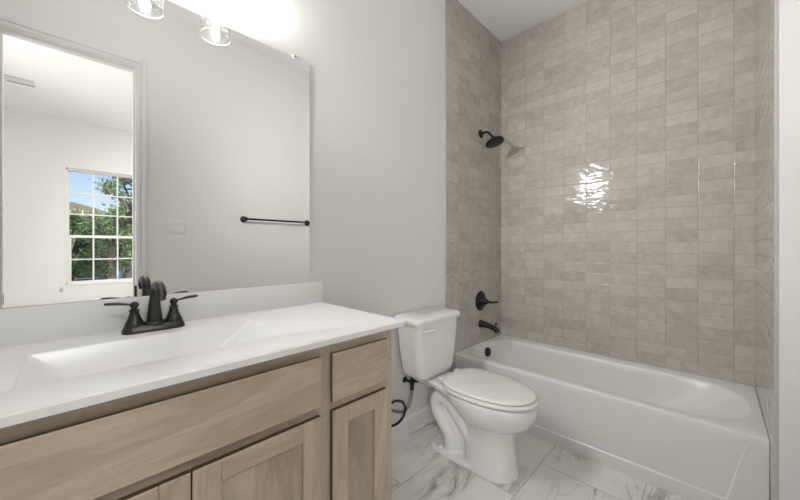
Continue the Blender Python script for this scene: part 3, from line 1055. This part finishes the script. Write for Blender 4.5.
inn2 = [(-1.398, .073), (-.107, .073), (-.107, z1 - .0), (-1.455, z1 - .0)]
rows = [[bm.verts.new((x + (.0001 if k > 1 and dp else dp), p[0], p[1])) for k, p in enumerate(pl)] for x, dp, pl in ((AX + .02, 0, out_), (AX, 0, out_), (AX, 0, inn), (AX, .006, inn2))]
for A, B in zip(rows, rows[1:]):
    for k in range(4):
        j = (k + 1) % 4
        if A[k].co == B[k].co and A[j].co == B[j].co: continue
        bm.faces.new((A[k], A[j], B[j], B[k]))
bm.faces.new(rows[-1]); bm.faces.new(rows[0][::-1])
link('apron', bm, M_TUB, tub)
bm = bmesh.new()
om = axis_matrix((-.36, -.0745, .318), (0, -1, .10))
add_lathe(bm, [(.0, -.004), (.036, -.004), (.036, .006), (.033, .012), (.020, .015), (.0, .016)], om, 32)
link('overflow_plate', bm, M_BLACK, tub, smooth=40)
bm = bmesh.new()
add_lathe(bm, [(0, 0), (.030, 0), (.030, .003), (.018, .006), (.018, .012), (0, .014)], Matrix.Translation((-.365, -.24, RZ - .304)), 28)
link('tub_drain', bm, M_BLACK, tub, smooth=40)

# ------------------------------------------------------------------ shower fittings (tile face at y = -.006)
YT = -.0062
sx = -.35
sh = thing('shower_head', 'matte black shower head on a bent arm high on the tiled wall', 'shower head', (sx, YT, 2.07))
bm = bmesh.new()
add_lathe(bm, [(0, 0), (.033, .0), (.033, .004), (.028, .009), (.015, .013), (.012, .014)], axis_matrix((sx, YT, 2.070), (0, -1, 0)), 28)
link('flange', bm, M_BLACK, sh, smooth=40)
bm = bmesh.new()
add_tube(bm, catmull([(sx, YT - .006, 2.070), (sx, -.045, 2.073), (sx, -.075, 2.064), (sx, -.10, 2.036), (sx, -.112, 2.018)], 7), .0095, 16)
link('arm', bm, M_BLACK, sh, smooth=50)
bm = bmesh.new()
hd = Vector((0, -.34, -.94)).normalized()
add_lathe(bm, [(.0, -.045), (.012, -.044), (.016, -.036), (.016, -.026), (.022, -.020), (.045, -.012), (.066, -.002), (.073, .006), (.074, .014), (.070, .018), (.055, .020), (0, .020)],
          axis_matrix((sx, -.128, 1.984), hd), 36)
link('head', bm, M_BLACK, sh, smooth=40)
tv = thing('tub_valve', 'round black shower valve plate with lever on the tiled wall', 'shower valve', (sx, YT, .715))
bm = bmesh.new()
add_lathe(bm, [(0, 0), (.080, 0), (.080, .004), (.074, .009), (.050, .013), (.034, .015)], axis_matrix((sx, YT, .715), (0, -1, 0)), 40)
link('escutcheon', bm, M_BLACK, tv, smooth=40)
bm = bmesh.new()
add_lathe(bm, [(.034, .012), (.030, .022), (.026, .040), (.024, .052), (.019, .056), (.015, .068), (.012, .080), (0, .082)], axis_matrix((sx, YT, .715), (0, -1, 0)), 28)
hub = link('hub', bm, M_BLACK, tv, smooth=40)
bm = bmesh.new()
add_tube(bm, catmull([(sx, -.075, .715), (sx, -.10, .714), (sx, -.13, .718), (sx + .0, -.158, .724)], 5), [.011] * 5 + [.0085] * 5 + [.0075] * 6, 14)
link('lever', bm, M_BLACK, hub, smooth=50)
ts = thing('tub_spout', 'black tub spout with diverter knob above the bathtub', 'tub spout', (sx, YT, .527))
bm = bmesh.new()
pp = catmull([(sx, YT, .530), (sx, -.03, .530), (sx, -.07, .526), (sx, -.11, .519), (sx, -.140, .505), (sx, -.155, .484)], 6)
rad = [.033 - .012 * min(1, i / 14) for i in range(len(pp))]
add_tube(bm, pp, rad, 24)
link('spout', bm, M_BLACK, ts, smooth=50)
bm = bmesh.new()
add_lathe(bm, [(.004, -.01), (.004, .014), (.0085, .016), (.0085, .026), (.005, .029), (0, .0295)], axis_matrix((sx, -.136, .530), (0, -.25, 1)), 18)
link('diverter_knob', bm, M_BLACK, ts, smooth=50)

# ------------------------------------------------------------------ bedroom fittings seen in the mirror
av = thing('air_vent', 'white ceiling air vent with dark slots in the bedroom', 'air vent', (-3.08, -4.08, H))
bm = bmesh.new()
vx0, vx1, vy0, vy1 = -3.185, -2.965, -4.19, -3.99
zz = H - .008
add_box(bm, (vx0, vy0, zz), (vx1, vy1, H - .0004), .002, 1)
link('frame', bm, M_VENTW, av)
bm = box((vx0 + .012, vy0 + .014, zz - .0006), (vx1 - .006, vy0 + .046, zz + .002))
link('slot', bm, M_VENT, av)
bm = box((vx0 + .004, vy1 - .012, zz - .0006), (vx1 - .012, vy1 - .005, zz + .002))
link('groove', bm, M_VENT, av)
for k in range(11):
    x = vx0 + .022 + k * .0185
    bm = box((x, vy0 + .014, zz - .003), (x + .005, vy0 + .046, zz - .0007))
    link('vane', bm, M_VENTW, av)
sp_ = thing('wall_sensor', 'tiny grey wall fitting under the corner of the bedroom window', 'wall fitting', (-2.785, YW, .55))
bm = bmesh.new()
add_lathe(bm, [(0, .0004), (.020, .0004), (.020, .012), (.014, .020), (0, .022)], axis_matrix((-2.785, YW, .538), (0, 1, 0)), 20)
link('body', bm, M_UNIT, sp_, smooth=40)
bm = box((-2.793, YW + .0004, .550), (-2.777, YW + .012, .582), .003)
link('tab', bm, M_UNIT, sp_)

# round ceiling fixture, added out of view to brighten bedroom and doorway
def added_ceiling_light(label, x, y, r, mat):
    bl = thing('added_ceiling_light', label, 'ceiling light', (x, y, H))
    k = r / .24
    bm = bmesh.new()
    add_lathe(bm, [(0, -.0005), (r, -.0005), (r, -.025), (r - .015, -.028), (r - .015, -.02), (0, -.02)], Matrix.Translation((x, y, H)), 40)
    link('pan', bm, M_PLASTIC, bl, smooth=40)
    bm = bmesh.new()
    add_lathe(bm, [(.222 * k, -.022), (.215 * k, -.036), (.18 * k, -.050), (.10 * k, -.060), (0, -.063)], Matrix.Translation((x, y, H)), 40)
    link('diffuser', bm, mat, bl, smooth=60)
# unseen recessed spot added outside the doorway to brighten the vanity front
rl = thing('added_recessed_light', 'added unseen recessed light brightening the vanity from outside the doorway', 'ceiling light', (-2.40, -2.45, H))
bm = bmesh.new()
add_lathe(bm, [(.0, -.0005), (.095, -.0005), (.095, -.006), (.078, -.010), (.074, -.004), (0, -.004)], Matrix.Translation((-2.40, -2.45, H)), 40)
link('trim_ring', bm, M_PLASTIC, rl, smooth=40)
rd = (Vector((-2.64, -.54, .60)) - Vector((-2.40, -2.45, H - .05))).normalized()
bm = bmesh.new()
add_lathe(bm, [(0, -.035), (.060, -.035), (.066, -.010), (.066, .030), (.060, .030), (.058, .022), (0, .022)], axis_matrix((-2.40, -2.45, H - .035), rd), 36)
link('gimbal', bm, M_PLASTIC, rl, smooth=40)
ld = bpy.data.lights.new('vanity_fill_spot', 'SPOT')
ld.energy = DOWN
ld.color = (1, .992, .98)
ld.spot_size = R(50)
ld.spot_blend = .8
ld.shadow_soft_size = .20
lo = bpy.data.objects.new('vanity_fill_spot', ld)
COL.objects.link(lo)
lo.parent = rl
lo.location = Vector((0, 0, -.035)) + rd * .13
lo.rotation_euler = rd.to_track_quat('-Z', 'Y').to_euler()
added_ceiling_light('added unseen round ceiling light brightening the bedroom beyond the doorway', -1.25, -3.6, .24, M_BEDFILL)

# ------------------------------------------------------------------ outdoors through the bedroom window
bm = box((-60, -90, -.6), (60, -5.6, -.5))
struct('ground', bm, M_GROUND, 'dry ground outside the bedroom window', 'ground')
bm = bmesh.new()
nx, ny = 40, 14
g = []
for i in range(nx + 1):
    r_ = []
    for j in range(ny + 1):
        x = -50 + 100 * i / nx
        y = -46 - 34 * j / ny
        h = 8.4 - .38 * (x + 3.5) if x > -3.5 else 8.4 + .14 * (x + 3.5)
        h = max(.8, min(h, 11)) * math.sin(min(1, (j + .2) / 7) * PI / 2) + random.uniform(-.25, .25)
        r_.append(bm.verts.new((x, y, h - .6 if j else -.6)))
    g.append(r_)
for i in range(nx):
    for j in range(ny):
        bm.faces.new((g[i][j], g[i + 1][j], g[i + 1][j + 1], g[i][j + 1]))
struct('hill', bm, M_HILL, 'brown hillside behind the trees outside the bedroom window', 'hill', smooth=60)

def tree(label, x, y, zb, zc, rx, rz, nleaf, size, mat, group, airy=0.0, seed=1):
    rnd = random.Random(seed)
    t = thing('tree', label, 'tree', (x, y, zb), group)
    bm = bmesh.new()
    add_tube(bm, catmull([(x, y, zb), (x + .05, y, (zb + zc) / 2), (x - .03, y, zc), (x, y, zc + rz * .7)], 5), [.12 - .10 * i / 15 for i in range(16)], 10)
    blobs = []
    for k in range(22):
        a = rnd.uniform(0, 2 * PI); u = rnd.uniform(-.9, 1); rr_ = math.sqrt(max(0, 1 - u * u)) * rnd.uniform(.45, .95)
        c = Vector((x + rx * rr_ * math.cos(a), y + rx * rr_ * math.sin(a), zc + rz * u))
        blobs.append(c)
        mid = Vector((x, y, zc - rz * .5)) * .45 + c * .55
        add_tube(bm, [Vector((x, y, zc - rz * .6)), mid + Vector((0, 0, .06)), c], [.045, .028, .008], 6)
    link('trunk', bm, M_BARK, t, smooth=60)
    bm = bmesh.new()
    for k in range(nleaf):
        c = rnd.choice(blobs)
        s = rx * (.42 - .16 * airy)
        p = c + Vector((rnd.gauss(0, s * .5), rnd.gauss(0, s * .5), rnd.gauss(0, s * .45)))
        d = Vector((rnd.gauss(0, 1), rnd.gauss(0, 1), rnd.gauss(-.2, .7))).normalized()
        w = d.cross(Vector((rnd.gauss(0, 1), rnd.gauss(0, 1), rnd.gauss(0, 1)))).normalized()
        L_ = size * rnd.uniform(.7, 1.3)
        n_ = d.cross(w) * (L_ * .12)
        a_, b_, c_, d_ = p, p + d * L_ * .5 + w * L_ * .28 + n_, p + d * L_, p + d * L_ * .5 - w * L_ * .28 + n_
        v = [bm.verts.new(q) for q in (a_, b_, c_, d_)]
        bm.faces.new((v[0], v[1], v[2])); bm.faces.new((v[0], v[2], v[3]))
    fo = link('foliage', bm, mat, t)
    fo['kind'] = 'stuff'
    return t
G = 'trees outside the bedroom window'
tree('light airy tree reaching up into the sky through the right window panes', -1.42, -10.2, -.5, 2.30, .74, .9, 3600, .085, M_LEAF1, G, .9, 3)
tree('bushy green tree filling the middle panes of the bedroom window', -1.9, -12.5, -.5, 1.12, .80, .95, 6500, .10, M_LEAF1, G, .3, 5)
tree('darker green tree at the left edge of the bedroom window', -2.75, -14.9, -.5, 1.25, .85, 1.05, 6500, .11, M_LEAF2, G, .3, 8)
tree('dark green tree low behind the right window panes', -1.0, -17.2, -.5, 1.55, 1.2, 1.0, 5200, .13, M_LEAF2, G, .3, 11)
bm = bmesh.new()
add_box(bm, (-6, -20.0, -.5), (3, -19.9, .30))
for k in range(8): add_box(bm, (-6 + k * 1.28, -19.9, -.5), (-5.9 + k * 1.28, -19.84, .34))
tag(link('garden_fence', bm, M_SLATE), 'blue-grey fence low behind the trees outside the bedroom window', 'fence')
un = thing('garden_bench', 'pale slatted bench low outside the bedroom window', 'bench', (-2.38, -11.3, -.5))
bm = bmesh.new()
for z in (.10, .17, .24): add_box(bm, (-2.62, -11.45, z), (-2.14, -11.43, z + .03))
link('backrest', bm, M_UNIT, un)
bm = box((-2.62, -11.43, -.06), (-2.14, -11.1, -.03))
link('seat', bm, M_UNIT, un)
for x in (-2.61, -2.17):
    for y, zt in ((-11.45, .28), (-11.13, -.06)):
        bm = box((x - .015, y - .015, -.5), (x + .015, y + .015, zt))
        link('leg', bm, M_UNIT, un)
